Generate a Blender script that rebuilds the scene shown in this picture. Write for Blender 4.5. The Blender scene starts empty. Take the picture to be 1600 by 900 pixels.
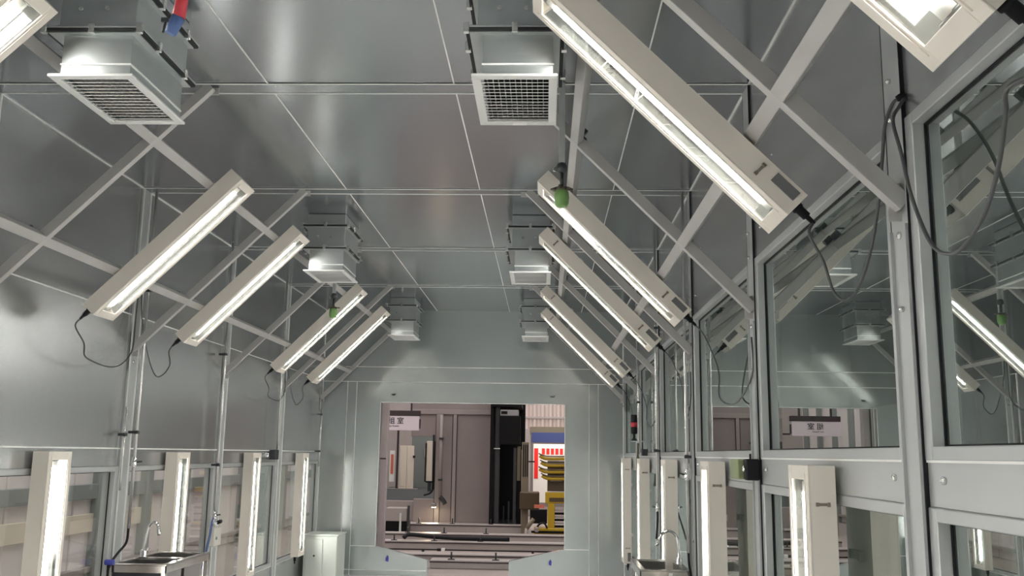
import bpy, bmesh, math, random
from mathutils import Matrix, Vector
random.seed(7)
scene = bpy.context.scene
C = scene.collection
CZ = 1.65                      # eye height above the floor; z below is measured from the eye

# ------------------------------------------------------------------ camera
F_PX, PITCH, YAW, ROLL = 1451.0, .1771, -.0372, -.0151
def cam_dir(u, w, v):
    u, v = u*math.cos(ROLL)+v*math.sin(ROLL), -u*math.sin(ROLL)+v*math.cos(ROLL)
    y, z = w*math.cos(PITCH)-v*math.sin(PITCH), w*math.sin(PITCH)+v*math.cos(PITCH)
    return Vector((u*math.cos(YAW)+y*math.sin(YAW), -u*math.sin(YAW)+y*math.cos(YAW), z))
cd = bpy.data.cameras.new('camera')
cd.sensor_width = 36.0; cd.lens = F_PX/1600*36.0; cd.clip_start = .05; cd.clip_end = 200
cam = bpy.data.objects.new('camera', cd); C.objects.link(cam)
_x, _y, _z = cam_dir(1, 0, 0), cam_dir(0, 0, 1), -cam_dir(0, 1, 0)
cam.matrix_world = Matrix(((_x.x, _y.x, _z.x, 0), (_x.y, _y.y, _z.y, 0), (_x.z, _y.z, _z.z, CZ), (0, 0, 0, 1)))
scene.camera = cam

# ------------------------------------------------------------------ world, exposure
wd = bpy.data.worlds.new('world'); scene.world = wd; wd.use_nodes = True
bg = wd.node_tree.nodes['Background']; bg.inputs[0].default_value = (1.0, .93, .90, 1); bg.inputs[1].default_value = 1.25
vs = scene.view_settings
vs.view_transform = 'Standard'; vs.look = 'None'; vs.gamma = 1.0; vs.exposure = 0.70; vs.use_curve_mapping = False
TUBE_POWER = 36.0

# ------------------------------------------------------------------ materials
MATS = {}
def mat(name, col, rough=.5, metal=0.0, noise=0.0, nscale=3.0, bump=0.0, bscale=2.0, spec=.5, rvar=0.0, aniso=0.0, stretch=(1, 1, 1)):
    m = bpy.data.materials.new(name); m.use_nodes = True
    nt = m.node_tree; b = nt.nodes['Principled BSDF']
    b.inputs['Base Color'].default_value = (*col, 1); b.inputs['Roughness'].default_value = rough
    b.inputs['Metallic'].default_value = metal; b.inputs['Specular IOR Level'].default_value = spec
    tc = nt.nodes.new('ShaderNodeTexCoord'); mp = nt.nodes.new('ShaderNodeMapping')
    mp.inputs['Scale'].default_value = stretch
    nt.links.new(tc.outputs['Object'], mp.inputs['Vector'])
    if noise or rvar:
        n = nt.nodes.new('ShaderNodeTexNoise'); n.inputs['Scale'].default_value = nscale; n.inputs['Detail'].default_value = 3
        nt.links.new(mp.outputs[0], n.inputs['Vector'])
        if noise:
            r = nt.nodes.new('ShaderNodeMapRange'); r.inputs['To Min'].default_value = 1-noise; r.inputs['To Max'].default_value = 1+noise
            r.inputs['From Min'].default_value = .3; r.inputs['From Max'].default_value = .7
            nt.links.new(n.outputs['Fac'], r.inputs['Value'])
            mx = nt.nodes.new('ShaderNodeVectorMath'); mx.operation = 'SCALE'
            mx.inputs[0].default_value = col
            nt.links.new(r.outputs[0], mx.inputs['Scale']); nt.links.new(mx.outputs[0], b.inputs['Base Color'])
        if rvar:
            r2 = nt.nodes.new('ShaderNodeMapRange'); r2.inputs['To Min'].default_value = max(.02, rough-rvar); r2.inputs['To Max'].default_value = rough+rvar
            r2.inputs['From Min'].default_value = .3; r2.inputs['From Max'].default_value = .7
            nt.links.new(n.outputs['Fac'], r2.inputs['Value']); nt.links.new(r2.outputs[0], b.inputs['Roughness'])
    if bump:
        n2 = nt.nodes.new('ShaderNodeTexNoise'); n2.inputs['Scale'].default_value = bscale; n2.inputs['Detail'].default_value = 0
        nt.links.new(mp.outputs[0], n2.inputs['Vector'])
        bp = nt.nodes.new('ShaderNodeBump'); bp.inputs['Strength'].default_value = bump; bp.inputs['Distance'].default_value = .05
        nt.links.new(n2.outputs['Fac'], bp.inputs['Height']); nt.links.new(bp.outputs[0], b.inputs['Normal'])
    MATS[name] = m; return m
def emis(name, col, s):
    m = bpy.data.materials.new(name); m.use_nodes = True; nt = m.node_tree
    e = nt.nodes.new('ShaderNodeEmission'); e.inputs[0].default_value = (*col, 1); e.inputs[1].default_value = s
    nt.links.new(e.outputs[0], nt.nodes['Material Output'].inputs[0]); MATS[name] = m; return m
def glass(name, tint, ior, extra, rough=0.0):
    """one face of a thin pane: part is mirrored, the rest passes straight through; alike from both sides"""
    m = bpy.data.materials.new(name); m.use_nodes = True; nt = m.node_tree; N = nt.nodes; L = nt.links
    ge = N.new('ShaderNodeNewGeometry'); io = N.new('ShaderNodeMapRange')
    io.inputs['To Min'].default_value = ior; io.inputs['To Max'].default_value = 1/ior; L.new(ge.outputs['Backfacing'], io.inputs['Value'])
    fr = N.new('ShaderNodeFresnel'); L.new(io.outputs[0], fr.inputs[0])
    e = N.new('ShaderNodeMath'); e.operation = 'MULTIPLY_ADD'; e.inputs[1].default_value = 1-extra; e.inputs[2].default_value = extra; L.new(fr.outputs[0], e.inputs[0])
    t = N.new('ShaderNodeBsdfTransparent'); t.inputs[0].default_value = (*tint, 1)
    g = N.new('ShaderNodeBsdfGlossy'); g.inputs['Roughness'].default_value = rough; g.inputs[0].default_value = (.95, 1, .98, 1)
    mx = N.new('ShaderNodeMixShader'); L.new(e.outputs[0], mx.inputs[0]); L.new(t.outputs[0], mx.inputs[1]); L.new(g.outputs[0], mx.inputs[2])
    L.new(mx.outputs[0], N['Material Output'].inputs[0]); MATS[name] = m; return m

mat('ceiling_sheet', (.375, .40, .42), .20, .85, 0, 1.3, .012, .7)
mat('wall_sheet', (.475, .485, .49), .25, .75, 0, 1.1, .010, .6)
mat('frame_paint', (.49, .505, .505), .36, .4, .03, 2.0)
mat('end_sheet', (.54, .58, .575), .16, .65, 0, .9, .004, .5)
mat('bright_aluminium', (.88, .88, .85), .45, .1)  # pale metal; on the panel joints its brightness paints the edge highlights
mat('zinc_duct', (.47, .50, .50), .30, .75, .04, 6.0, .006, 3.0)
mat('grille_aluminium', (.70, .70, .68), .42, .3)
mat('duct_dark', (.015, .017, .018), .7)
mat('silver_paint', (.46, .45, .435), .42, .3, .05, 5.0)
mat('lamp_enamel', (.77, .715, .64), .38, 0, .03, 3.0)
mat('lamp_reflector', (.62, .61, .59), .07, 1.0)
mat('socket_grey', (.30, .30, .30), .4, .3)
mat('label_grey', (.16, .16, .165), .5)
mat('latch_metal', (.30, .27, .23), .35, .6)
mat('black_rubber', (.012, .012, .015), .6, spec=.25)
mat('cable_grey', (.075, .078, .08), .5)
mat('pipe_zinc', (.72, .71, .69), .25, .85)
mat('steel_bolt', (.75, .75, .73), .2, .9)
mat('stainless', (.62, .60, .57), .16, .95, .05, 7.0, rvar=.05)
mat('sink_inside', (.35, .34, .33), .3, .9)
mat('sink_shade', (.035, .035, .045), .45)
mat('chrome', (.85, .85, .85), .06, 1.0)
mat('detector_green', (.17, .33, .10), .42)
mat('detector_bronze', (.12, .105, .075), .4, .5)
mat('iron_dark', (.055, .062, .065), .45, .5)
mat('red_plastic', (.46, .025, .04), .45)
mat('blue_plastic', (.06, .11, .26), .5)
mat('blue_tape', (.05, .06, .36), .5)
mat('beige_plastic', (.60, .58, .52), .45)
mat('cabinet_grey', (.60, .64, .59), .42, .1, .04, 2.0)
mat('sticker_white', (.82, .82, .79), .5)
mat('olive_plastic', (.23, .27, .14), .45)
mat('floor_steel', (.68, .68, .67), .55, .3, .1, 4.0)
mat('hall_concrete', (.33, .28, .26), .6, 0, .12, 1.5)
mat('hall_panel', (.31, .27, .262), .5, 0, .05, 2.0)
mat('hall_trim', (.36, .32, .305), .5, 0, .05, 3.0)
mat('hall_post', (.42, .355, .35), .5, 0, .08, 3.0)
mat('hall_pink', (.86, .79, .78), .6, 0, .05, .8)
mat('hall_beam', (.27, .30, .295), .5)
mat('hall_ochre', (.82, .74, .61), .6, 0, .06, 2.0)
mat('sign_dark', (.045, .034, .037), .6, spec=.2)
mat('sign_face', (.60, .53, .57), .5)
mat('ink_black', (.015, .013, .02), .6)
mat('door_cream', (.72, .65, .55), .5)
mat('teal_wall', (.17, .19, .185), .45)
mat('machine_black', (.006, .0065, .007), .6, spec=.15)
mat('machine_grey', (.05, .053, .056), .5, .2, spec=.3)
mat('machine_tan', (.19, .155, .105), .5)
mat('corrugated_sheet', (.56, .47, .44), .5)
mat('banner_blue', (.035, .06, .22), .5)
mat('poster_white', (.86, .82, .76), .5)
mat('poster_red', (.85, .025, .02), .5)
mat('yellow_paint', (.46, .30, .01), .4)
mat('brown_oil', (.075, .05, .025), .4)
mat('orange_band', (.62, .16, .10), .5)
mat('corridor_dark', (.07, .075, .075), .85, 0, .1, 1.0, spec=.1)
mat('corridor_pale', (.62, .66, .60), .4)
emis('tube_light', (1.0, .985, .96), TUBE_POWER)
emis('work_light', (1.0, .80, .55), 30.0)
glass('glass_clear', (.93, .95, .94), 1.52, 0.03)
glass('glass_film', (.55, .60, .58), 1.75, 0.42)
glass('glass_cover', (.97, .97, .96), 1.35, 0.0)

# ------------------------------------------------------------------ mesh helpers
def wmat(o):
    m = o.matrix_basis.copy()
    return wmat(o.parent) @ m if o.parent else m
class MB:
    def __init__(s): s.bm = bmesh.new()
    def _add(s, verts, faces):
        vs_ = [s.bm.verts.new(v) for v in verts]
        for f in faces: s.bm.faces.new([vs_[i] for i in f])
        return vs_
    def box(s, x0, x1, y0, y1, z0, z1, bev=0.0, M=None):
        x0, x1 = sorted((x0, x1)); y0, y1 = sorted((y0, y1)); z0, z1 = sorted((z0, z1))
        v = [Vector(p) for p in ((x0,y0,z0),(x1,y0,z0),(x1,y1,z0),(x0,y1,z0),(x0,y0,z1),(x1,y0,z1),(x1,y1,z1),(x0,y1,z1))]
        if M is not None: v = [M @ p for p in v]
        f = [(3,2,1,0),(4,5,6,7),(0,1,5,4),(1,2,6,5),(2,3,7,6),(3,0,4,7)]
        if bev:
            t = bmesh.new(); q = [t.verts.new(p) for p in v]
            for a in f: t.faces.new([q[i] for i in a])
            bmesh.ops.bevel(t, geom=list(t.edges), offset=bev, segments=1, affect='EDGES')
            t.verts.index_update()
            s._add([p.co.copy() for p in t.verts], [[p.index for p in a.verts] for a in t.faces]); t.free()
        else: s._add(v, f)
        return s
    def prism(s, poly, axis, a, b):
        """extrude a polygon (list of 2-D points) along axis between a and b"""
        def P(p, t):
            return {'x': (t, p[0], p[1]), 'y': (p[0], t, p[1]), 'z': (p[0], p[1], t)}[axis]
        n = len(poly)
        v = [P(p, a) for p in poly]+[P(p, b) for p in poly]
        s._add(v, [list(range(n))[::-1], list(range(n, 2*n))]+[(i, (i+1) % n, n+(i+1) % n, n+i) for i in range(n)])
        return s
    def tube(s, pts, r, seg=8, caps=True):
        pts = [Vector(p) for p in pts]; n = len(pts); rs = r if isinstance(r, (list, tuple)) else [r]*n
        rings = []; up = None
        for i, p in enumerate(pts):
            d = (pts[min(i+1, n-1)]-pts[max(i-1, 0)]).normalized()
            if up is None:
                up = Vector((0, 0, 1)) if abs(d.z) < .9 else Vector((1, 0, 0))
            sx = d.cross(up).normalized(); up = sx.cross(d).normalized()
            rings.append([s.bm.verts.new(p+sx*(rs[i]*math.cos(t*2*math.pi/seg))+up*(rs[i]*math.sin(t*2*math.pi/seg))) for t in range(seg)])
        for a, b in zip(rings, rings[1:]):
            for t in range(seg): s.bm.faces.new((a[t], a[(t+1) % seg], b[(t+1) % seg], b[t])).smooth = True
        if caps: s.bm.faces.new(rings[0][::-1]); s.bm.faces.new(rings[-1])
        return s
    def lathe(s, prof, cen, seg=16):
        """prof: list of (radius, z) from top to bottom around a vertical axis"""
        cen = Vector(cen); rings = []
        for r, z in prof:
            rings.append([s.bm.verts.new(cen+Vector((r*math.cos(t*2*math.pi/seg), r*math.sin(t*2*math.pi/seg), z))) for t in range(seg)])
        for a, b in zip(rings, rings[1:]):
            for t in range(seg): s.bm.faces.new((a[t], a[(t+1) % seg], b[(t+1) % seg], b[t])).smooth = True
        s.bm.faces.new(rings[0]); s.bm.faces.new(rings[-1][::-1])
        return s
    def mesh(s, name, material):
        bmesh.ops.recalc_face_normals(s.bm, faces=list(s.bm.faces))
        me = bpy.data.meshes.new(name); s.bm.to_mesh(me); s.bm.free(); me.materials.append(MATS[material]); return me
    def build(s, name, material, parent=None, local=False):
        """world coordinates with z from the eye unless local"""
        if not local:
            M = Matrix.Translation((0, 0, CZ))
            if parent is not None: M = wmat(parent).inverted() @ M
            bmesh.ops.transform(s.bm, matrix=M, verts=list(s.bm.verts))
            if parent is None:                       # put the origin at the base of a one-mesh thing
                vs_ = [v.co for v in s.bm.verts]
                lo = Vector([min(v[i] for v in vs_) for i in range(3)]); hi = Vector([max(v[i] for v in vs_) for i in range(3)])
                org = Vector(((lo.x+hi.x)/2, (lo.y+hi.y)/2, lo.z))
                bmesh.ops.translate(s.bm, vec=-org, verts=list(s.bm.verts))
        o = link(name, s.mesh(name, material), parent)
        if not local and parent is None: o.location = org
        return o
def link(name, data, parent=None, loc=None):
    o = bpy.data.objects.new(name, data); C.objects.link(o)
    if parent is not None: o.parent = parent
    if loc is not None: o.location = loc
    return o
def tag(o, label=None, cat=None, group=None, kind=None):
    if label: o['label'] = label
    if cat: o['category'] = cat
    if group: o['group'] = group
    if kind: o['kind'] = kind
    return o
def empty(name, loc, label=None, cat=None, group=None, kind=None, M=None):
    o = link(name, None)
    if M is not None: o.matrix_basis = M
    else: o.location = (loc[0], loc[1], loc[2]+CZ)
    o.empty_display_size = .1
    return tag(o, label, cat, group, kind)
def bx(name, material, parent, x0, x1, y0, y1, z0, z1, bev=0.0):
    return MB().box(x0, x1, y0, y1, z0, z1, bev).build(name, material, parent)
def smooth_path(pts, n=6):
    P = [Vector(p) for p in pts]; out = []
    for i in range(len(P)-1):
        a, b, c, d = P[max(i-1, 0)], P[i], P[i+1], P[min(i+2, len(P)-1)]
        for k in range(n):
            t = k/n
            out.append(.5*((2*b)+(c-a)*t+(2*a-5*b+4*c-d)*t*t+(3*b-a-3*c+d)*t**3))
    return out+[P[-1]]

# ------------------------------------------------------------------ dimensions
XL, XR, H, YE, YB, FL = -3.142, 1.095, 2.0, 13.07, -7.40, -CZ
MOD = [2.745+2.0635*k for k in range(-4, 6)]          # module lines across the booth
MOD = [m for m in MOD if m < 13.0]
PW = .135                                              # post / cover strip width
TH = .09

# ------------------------------------------------------------------ floor and ceiling
floor = empty('floor', (-1.0, 5.0, FL), kind='structure', label='grey steel plate floor of the booth')
ys = [YB]+[MOD[i] for i in range(len(MOD)) if MOD[i] > YB+.2]+[YE]
for a, b in zip(ys, ys[1:]):
    for c, d in ((XL, -2.0), (-2.0, -1.02), (-1.02, -.04), (-.04, XR)):
        bx('floor_plate', 'floor_steel', floor, c, d, a, b, FL-.06, FL, .004)

ceiling = empty('ceiling', (-1.0, 5.0, H), kind='structure', label='flat ceiling of galvanised sheet panels')
XS = [XL, -2.58, -1.549, -.515, .506, XR]
bounds = []
prev = YB
for m in MOD:
    if m+PW <= YB: continue
    if m > prev: bounds.append((prev, m))
    prev = max(m+PW, YB)
bounds.append((prev, YE))
for a, b in bounds:
    for c, d in zip(XS, XS[1:]):
        bx('ceiling_panel', 'ceiling_sheet', ceiling, c, d, a, b, H, H+.05, .0025)
    for x in XS[1:-1]:
        bx('joint_highlight', 'bright_aluminium', ceiling, x-.0035, x+.0035, a, b, H-.003, H+.001)  # bright strip painting the highlight of the bevelled panel edges
for m in MOD:
    if m < YB: continue
    bx('cover_strip', 'ceiling_sheet', ceiling, XL, XR, m, m+PW, H-.004, H+.05, .002)
    for y in (m, m+PW):
        bx('joint_highlight', 'bright_aluminium', ceiling, XL, XR, y-.004, y+.004, H-.007, H-.003)
bx('ceiling_slab', 'duct_dark', ceiling, XL-.1, XR+.1, YB-.1, YE+.1, H+.05, H+.10)
for x, s in ((XL, 1), (XR, -1)):
    bx('edge_highlight', 'bright_aluminium', ceiling, x, x+s*.008, YB, YE, H-.008, H)  # bright line painted as the highlight where wall meets ceiling

# ------------------------------------------------------------------ side walls
Z_BAND, Z_SILL, Z_UP = -.13, -1.31, 1.03
def side_wall(name, x, s, upper, label):
    """s: +1 when the room lies at +x of the wall"""
    w = empty(name, (x, 5.0, FL), kind='structure', label=label)
    o = x-s*TH
    for a, b in bounds:
        if upper:
            bx('wall_panel', 'wall_sheet', w, o, x, a, b, Z_UP, H, .0025)
        else:
            bx('wall_panel', 'wall_sheet', w, o, x, a, b, 1.0, H, .0025)
            bx('wall_panel', 'wall_sheet', w, o, x, a, b, 0, 1.0, .0025)
            bx('joint_highlight', 'bright_aluminium', w, x, x+s*.004, a, b, .996, 1.004)  # wall joint highlight, put in as a pale strip
        bx('band_panel', 'frame_paint' if upper else 'wall_sheet', w, o, x, a, b, Z_BAND, 0, .003)
        bx('joint_highlight', 'bright_aluminium', w, x, x+s*.004, a, b, -.006, .004)
        bx('sill_panel', 'wall_sheet', w, o, x, a, b, FL, Z_SILL, .003)
        bx('joint_highlight', 'bright_aluminium', w, x, x+s*.004, a, b, Z_SILL-.005, Z_SILL+.003)
    for m in MOD:
        if m < YB: continue
        bx('post', 'frame_paint', w, o, x+s*.012, m, m+PW, FL, H-.004, .003)
        if upper:
            bx('post_flange', 'frame_paint', w, x+s*.012, x+s*.022, m+PW-.012, m+PW, FL, .70); bx('post_flange', 'frame_paint', w, x+s*.012, x+s*.022, m, m+.010, FL, .70)
            bx('joint_gap', 'black_rubber', w, x, x+s*.0125, m-.004, m, FL, H-.01); bx('joint_gap', 'black_rubber', w, x, x+s*.0125, m+PW, m+PW+.003, 0, H-.01)
        else:
            bx('post_flange', 'bright_aluminium', w, x+s*.012, x+s*.02, m+PW-.010, m+PW, FL, H-.01)
            bx('post_flange', 'bright_aluminium', w, x+s*.012, x+s*.02, m, m+.007, FL, H-.01)
    return w
wall_right = side_wall('wall_right', XR, -1, True, 'glazed right wall with metal posts and galvanised panels')
wall_left = side_wall('wall_left', XL, 1, False, 'left wall of galvanised sheet panels above low windows')
wn = 0
def window(x, s, y0, y1, z0, z1, pane, label):
    global wn; wn += 1
    w = empty('window_%d' % wn, (x, (y0+y1)/2, z0), kind='structure', label=label)
    f, r = .055, .036                       # frame face width, glass recess
    xo, xi = x-s*.085, x+s*.006
    m = MB()
    m.box(xo, xi, y0, y0+f, z0, z1, .003).box(xo, xi, y1-f, y1, z0, z1, .003)
    m.box(xo, xi, y0+f, y1-f, z0, z0+f*.7, .003).box(xo, xi, y0+f, y1-f, z1-f*.7, z1, .003)
    m.build('window_frame', 'frame_paint', w)
    g = x-s*r; k = .006
    a, b, c, d = y0+f, y1-f, z0+f*.7, z1-f*.7
    m = MB()
    m.box(g, g+s*.006, a, a+k, c, d).box(g, g+s*.006, b-k, b, c, d).box(g, g+s*.006, a+k, b-k, c, c+k).box(g, g+s*.006, a+k, b-k, d-k, d)
    m.build('gasket', 'black_rubber', w)
    bx('glass_pane', pane, w, g-s*.006, g, a, b, c, d)
    return w
ordn = ['nearest', 'second', 'third', 'fourth', 'fifth', 'sixth', 'seventh', 'eighth', 'ninth', 'tenth', 'eleventh']
behind = ['nearest', 'second', 'third', 'fourth']
def which(i): return '%s from the camera' % ordn[i] if i < 6 else '%s behind the camera' % behind[i-6]
nb = [i for i, q in enumerate(bounds) if q[1] > .5]
for j, (a, b) in enumerate(bounds):
    wq = ('%s bay from the camera' % ordn[j-nb[0]]) if j >= nb[0] else ('%s bay behind the camera' % ordn[nb[0]-1-j])
    window(XR, -1, a, b, 0, Z_UP, 'glass_film', 'upper reflective window of the right wall, %s' % wq)
    window(XR, -1, a, b, Z_SILL, Z_BAND, 'glass_film', 'lower reflective window of the right wall, %s' % wq)
    window(XL, 1, a, b, Z_SILL, Z_BAND, 'glass_clear', 'low clear window of the left wall, %s' % wq)
def stud(parent, x, y, z, s, r=.011, name='bolt', m='steel_bolt'):
    b = MB(); b.tube([(x, y, z), (x+s*.008, y, z), (x+s*.013, y, z)], [r, r, r*.55], 8); return b.build(name, m, parent)
for m in MOD:
    if m < YB+.5: continue
    for dy in (-.115, .25):
        stud(wall_right, XR, m+dy, -.054, -1)
    for z in (1.18, 1.05, .45, -.6):
        stud(wall_right, XR-.012, m+.075, z, -1, .009)
    stud(wall_right, XR, m-.16, 1.16, -1, .008); stud(wall_right, XR, m-.45, 1.45, -1, .006)
wall_back = empty('wall_back', (-1, YB, FL), kind='structure', label='plain sheet wall behind the camera')
for c, d in zip(XS, XS[1:]):
    bx('wall_panel', 'wall_sheet', wall_back, c, d, YB-.08, YB, FL, H, .003)

# ------------------------------------------------------------------ end wall with the portal
wall_end = empty('wall_end', (-1, YE, FL), kind='structure', label='pale end wall with a large conveyor portal')
OX0, OX1, OZ1, OZ0 = -2.305, .276, .69, -1.265
def endp(poly, name='wall_panel'):
    return MB().prism(poly, 'y', YE, YE+.10).build(name, 'end_sheet', wall_end)
def rect(a, b, c, d): return [(a, c), (b, c), (b, d), (a, d)]
for c, d in zip(XS, XS[1:]): endp(rect(c, d, 1.19, H))
endp(rect(XL, XR, .98, 1.19), 'cover_strip')
for c, d in ((XL, -2.785), (-2.785, -2.655), (-2.655, OX0)): endp(rect(c, d, OZ0, .98))
endp(rect(OX0, OX1, OZ1, .98))
for c, d in ((OX1, .615), (.615, .742), (.742, XR)): endp(rect(c, d, OZ0, .98))
endp([(XL, FL), (-2.655, FL), (-2.655, OZ0), (XL, OZ0)])
endp([(-2.655, FL), (-1.583, FL), (-1.583, -1.437), (OX0, OZ0), (-2.655, OZ0)])
endp([(-.474, FL), (.742, FL), (.742, OZ0), (OX1, OZ0), (-.474, -1.433)])
endp([(.742, FL), (XR, FL), (XR, OZ0), (.742, OZ0)])
def highlight_e(x0, x1, z0, z1): bx('joint_highlight', 'bright_aluminium', wall_end, x0, x1, YE-.003, YE, z0, z1)  # pale strips paint the edge highlights of the end wall panels
for z in (1.19, .98): highlight_e(XL, XR, z-.004, z+.004)
for x in (-2.785, -2.655, .615, .742): highlight_e(x-.004, x+.004, FL, .98)
highlight_e(-2.655, OX0, OZ0-.004, OZ0+.004); highlight_e(OX1, .615, OZ0-.004, OZ0+.004)
highlight_e(-2.78, -1.6, -1.585, -1.575); highlight_e(OX0-.006, OX0, OZ0, OZ1); highlight_e(OX0, OX1, OZ1, OZ1+.006); highlight_e(OX1, OX1+.006, OZ0, OZ1)
for x in (XL+.006, XR-.006): highlight_e(x-.006, x+.006, FL, H)
for x, z in ((-2.14, .80), (.09, .80)):
    m = MB(); m.box(x-.02, x+.02, YE-.012, YE, z-.012, z+.012).tube([(x+.01, YE-.01, z), (x+.03, YE-.05, z-.01), (x+.045, YE-.05, z+.012)], .007, 6)
    tag(m.build('wall_hook', 'iron_dark'), 'small dark hook above the %s corner of the portal' % ('left' if x < -1 else 'right'), 'hook', 'hooks above the portal')
for x, z in ((-2.135, -1.43), (.09, -1.44)):
    m = MB(); m.prism([(x-.02, z-.03), (x+.012, z-.04), (x+.02, z+.01), (x+.005, z+.045), (x-.022, z+.01)], 'y', YE-.012, YE)
    tag(m.build('tape_scrap', 'blue_tape'), 'blue tape scrap on the sloping lower %s edge of the portal' % ('left' if x < -1 else 'right'), 'tape', 'blue tape scraps')

# ------------------------------------------------------------------ sloped support frames
CS_R, CS_L = 1.81, 3.83
def frame(side):
    s = 1 if side == 'right' else -1
    c = CS_R if s == 1 else CS_L
    n = Vector((s, 0, 1))/math.sqrt(2)               # away from the room
    d = Vector((s, 0, -1))/math.sqrt(2)              # down the slope
    top = Vector((s*(c-H), 0, H)); wallx = XR if s == 1 else XL
    bot = Vector((wallx-s*.022, 0, c-s*(wallx-s*.022)))
    L = (bot-top).length
    e = empty('lamp_support_frame', (bot.x, 6.5, bot.z), 'grey steel lattice of sloped struts and rails carrying the %s lamps' % side, 'frame', 'sloped lamp frames')
    def M(o): return Matrix(((d.x, 0, n.x, o.x), (d.y, 1, n.y, o.y), (d.z, 0, n.z, o.z), (0, 0, 0, 1)))
    for m in MOD+[12.93]:
        if m < YB+.1: continue
        b = MB(); b.box(.035, L-.01, 0, .042, 0, .055, .002, M(top+Vector((0, m+.01, 0)))); b.build('strut', 'silver_paint', e)
        b = MB(); b.box(bot.x+s*.012, bot.x+s*.02, m+.0, m+.085, bot.z-.14, bot.z+.16, .001)
        b.box(min(bot.x-s*.03, bot.x+s*.012), max(bot.x-s*.03, bot.x+s*.012), m+.045, m+.052, bot.z-.02, bot.z+.10); b.build('bracket', 'silver_paint', e)
        stud(e, bot.x+s*.012, m+.065, bot.z-.06, -s, .012)
        b = MB(); b.box(top.x-.01, top.x+.10 if s == 1 else top.x-.10, m+.055, m+.062, H-.045, H-.004); b.build('bracket', 'silver_paint', e)
    y0, y1 = YB+.05, 12.95
    for t in (.47, 1.27):
        o = top+d*t
        b = MB(); b.box(-.0275, .0275, y0, y1, .002, .050, .002, M(Vector((o.x, 0, o.z)))); b.build('rail', 'silver_paint', e)
        for m in MOD:
            if m < YB+.1: continue
            for dy in (-.035, .095):
                p = o+n*.05
                b = MB(); b.box(-.022, .022, m+dy-.012, m+dy+.012, .0, .035, 0, M(Vector((p.x, 0, p.z)))); b.build('clamp', 'iron_dark', e)
                stud(e, (o+n*.045).x, m+dy, (o+n*.085).z, s, .008)
    return e
frame('left'); frame('right')

# ------------------------------------------------------------------ lamps (local: x down the length, z out of the face, origin at face centre)
LL, LW, LD = 1.26, .28, .10
hx, hy = LL/2, LW/2
def lamp_meshes():
    D = {}
    b = MB(); t = .004
    b.box(-hx, hx, -hy, -hy+t, -LD, -.006).box(-hx, hx, hy-t, hy, -LD, -.006).box(-hx, hx, -hy+t, hy-t, -LD, -LD+t)
    b.box(-hx, -hx+t, -hy+t, hy-t, -LD+t, -.006).box(hx-t, hx, -hy+t, hy-t, -LD+t, -.006)
    D['housing'] = b.mesh('housing', 'lamp_enamel')
    b = MB(); f, g = .050, .052
    b.box(-hx, hx, -hy, -hy+f, -.006, 0, .0015).box(-hx, hx, hy-f, hy, -.006, 0, .0015)
    b.box(-hx, -hx+g, -hy+f, hy-f, -.006, 0, .0015).box(hx-g, hx, -hy+f, hy-f, -.006, 0, .0015)
    b.box(-hx+.03, hx-.03, -hy+f-.014, -hy+f-.010, 0, .004).box(-hx+.03, hx-.03, hy-f+.010, hy-f+.014, 0, .004)
    D['face_frame'] = b.mesh('face_frame', 'lamp_enamel')
    b = MB(); w = hy-f+.004
    v = [(-hx+.02, -w, -.007), (-hx+.02, -.045, -.075), (-hx+.02, .045, -.075), (-hx+.02, w, -.007)]
    v2 = [(hx-.02, p[1], p[2]) for p in v]
    b._add(v+v2, [(0, 1, 5, 4), (1, 2, 6, 5), (2, 3, 7, 6)])
    D['reflector'] = b.mesh('reflector', 'lamp_reflector')
    b = MB(); b.tube([(-hx+.10, 0, -.036), (hx-.10, 0, -.036)], .021, 12); D['light_tube'] = b.mesh('light_tube', 'tube_light')
    b = MB(); b.tube([(0, 0, 0), (.04, 0, 0)], .0205, 12); D['tube_cap'] = b.mesh('tube_cap', 'bright_aluminium')
    b = MB(); b.box(-.016, .016, -.055, .055, -.02, .022, .003)
    for k in range(5): b.box(-.017+.006*k, -.015+.006*k, -.05, .05, .022, .025)
    D['tube_socket'] = b.mesh('tube_socket', 'socket_grey')
    b = MB(); b.box(-hx+.045, hx-.045, -hy+f-.006, hy-f+.006, -.0066, -.0062); D['glass_cover'] = b.mesh('glass_cover', 'glass_cover')
    b = MB(); b.box(-.005, .005, 0, .005, -.022, .022, .001).box(-.008, .008, .003, .008, -.027, -.016, .001).box(-.007, .007, .003, .009, .014, .026, .001)
    D['latch'] = b.mesh('latch', 'latch_metal')
    b = MB(); b.box(-.052, .052, 0, .003, -.019, .019); D['rating_plate'] = b.mesh('rating_plate', 'label_grey')
    b = MB(); b.tube([(0, 0, 0), (.012, 0, 0), (.014, 0, 0), (.05, 0, 0), (.052, 0, 0), (.085, 0, 0)], [.021, .021, .016, .016, .009, .008], 10)
    D['cable_gland'] = b.mesh('cable_gland', 'black_rubber')
    b = MB(); b.box(-.0018, .0018, -hy+.004, hy-f+.02, 0, .003); D['cover_clip'] = b.mesh('cover_clip', 'bright_aluminium')
    b = MB(); b.box(-.018, .018, -.06, .06, -.012, 0, .001).box(-.018, .018, -.06, -.054, -.022, -.012).box(-.018, .018, .054, .06, -.022, -.012); D['mount_bracket'] = b.mesh('mount_bracket', 'silver_paint')
    return D
LM = lamp_meshes()
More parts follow.
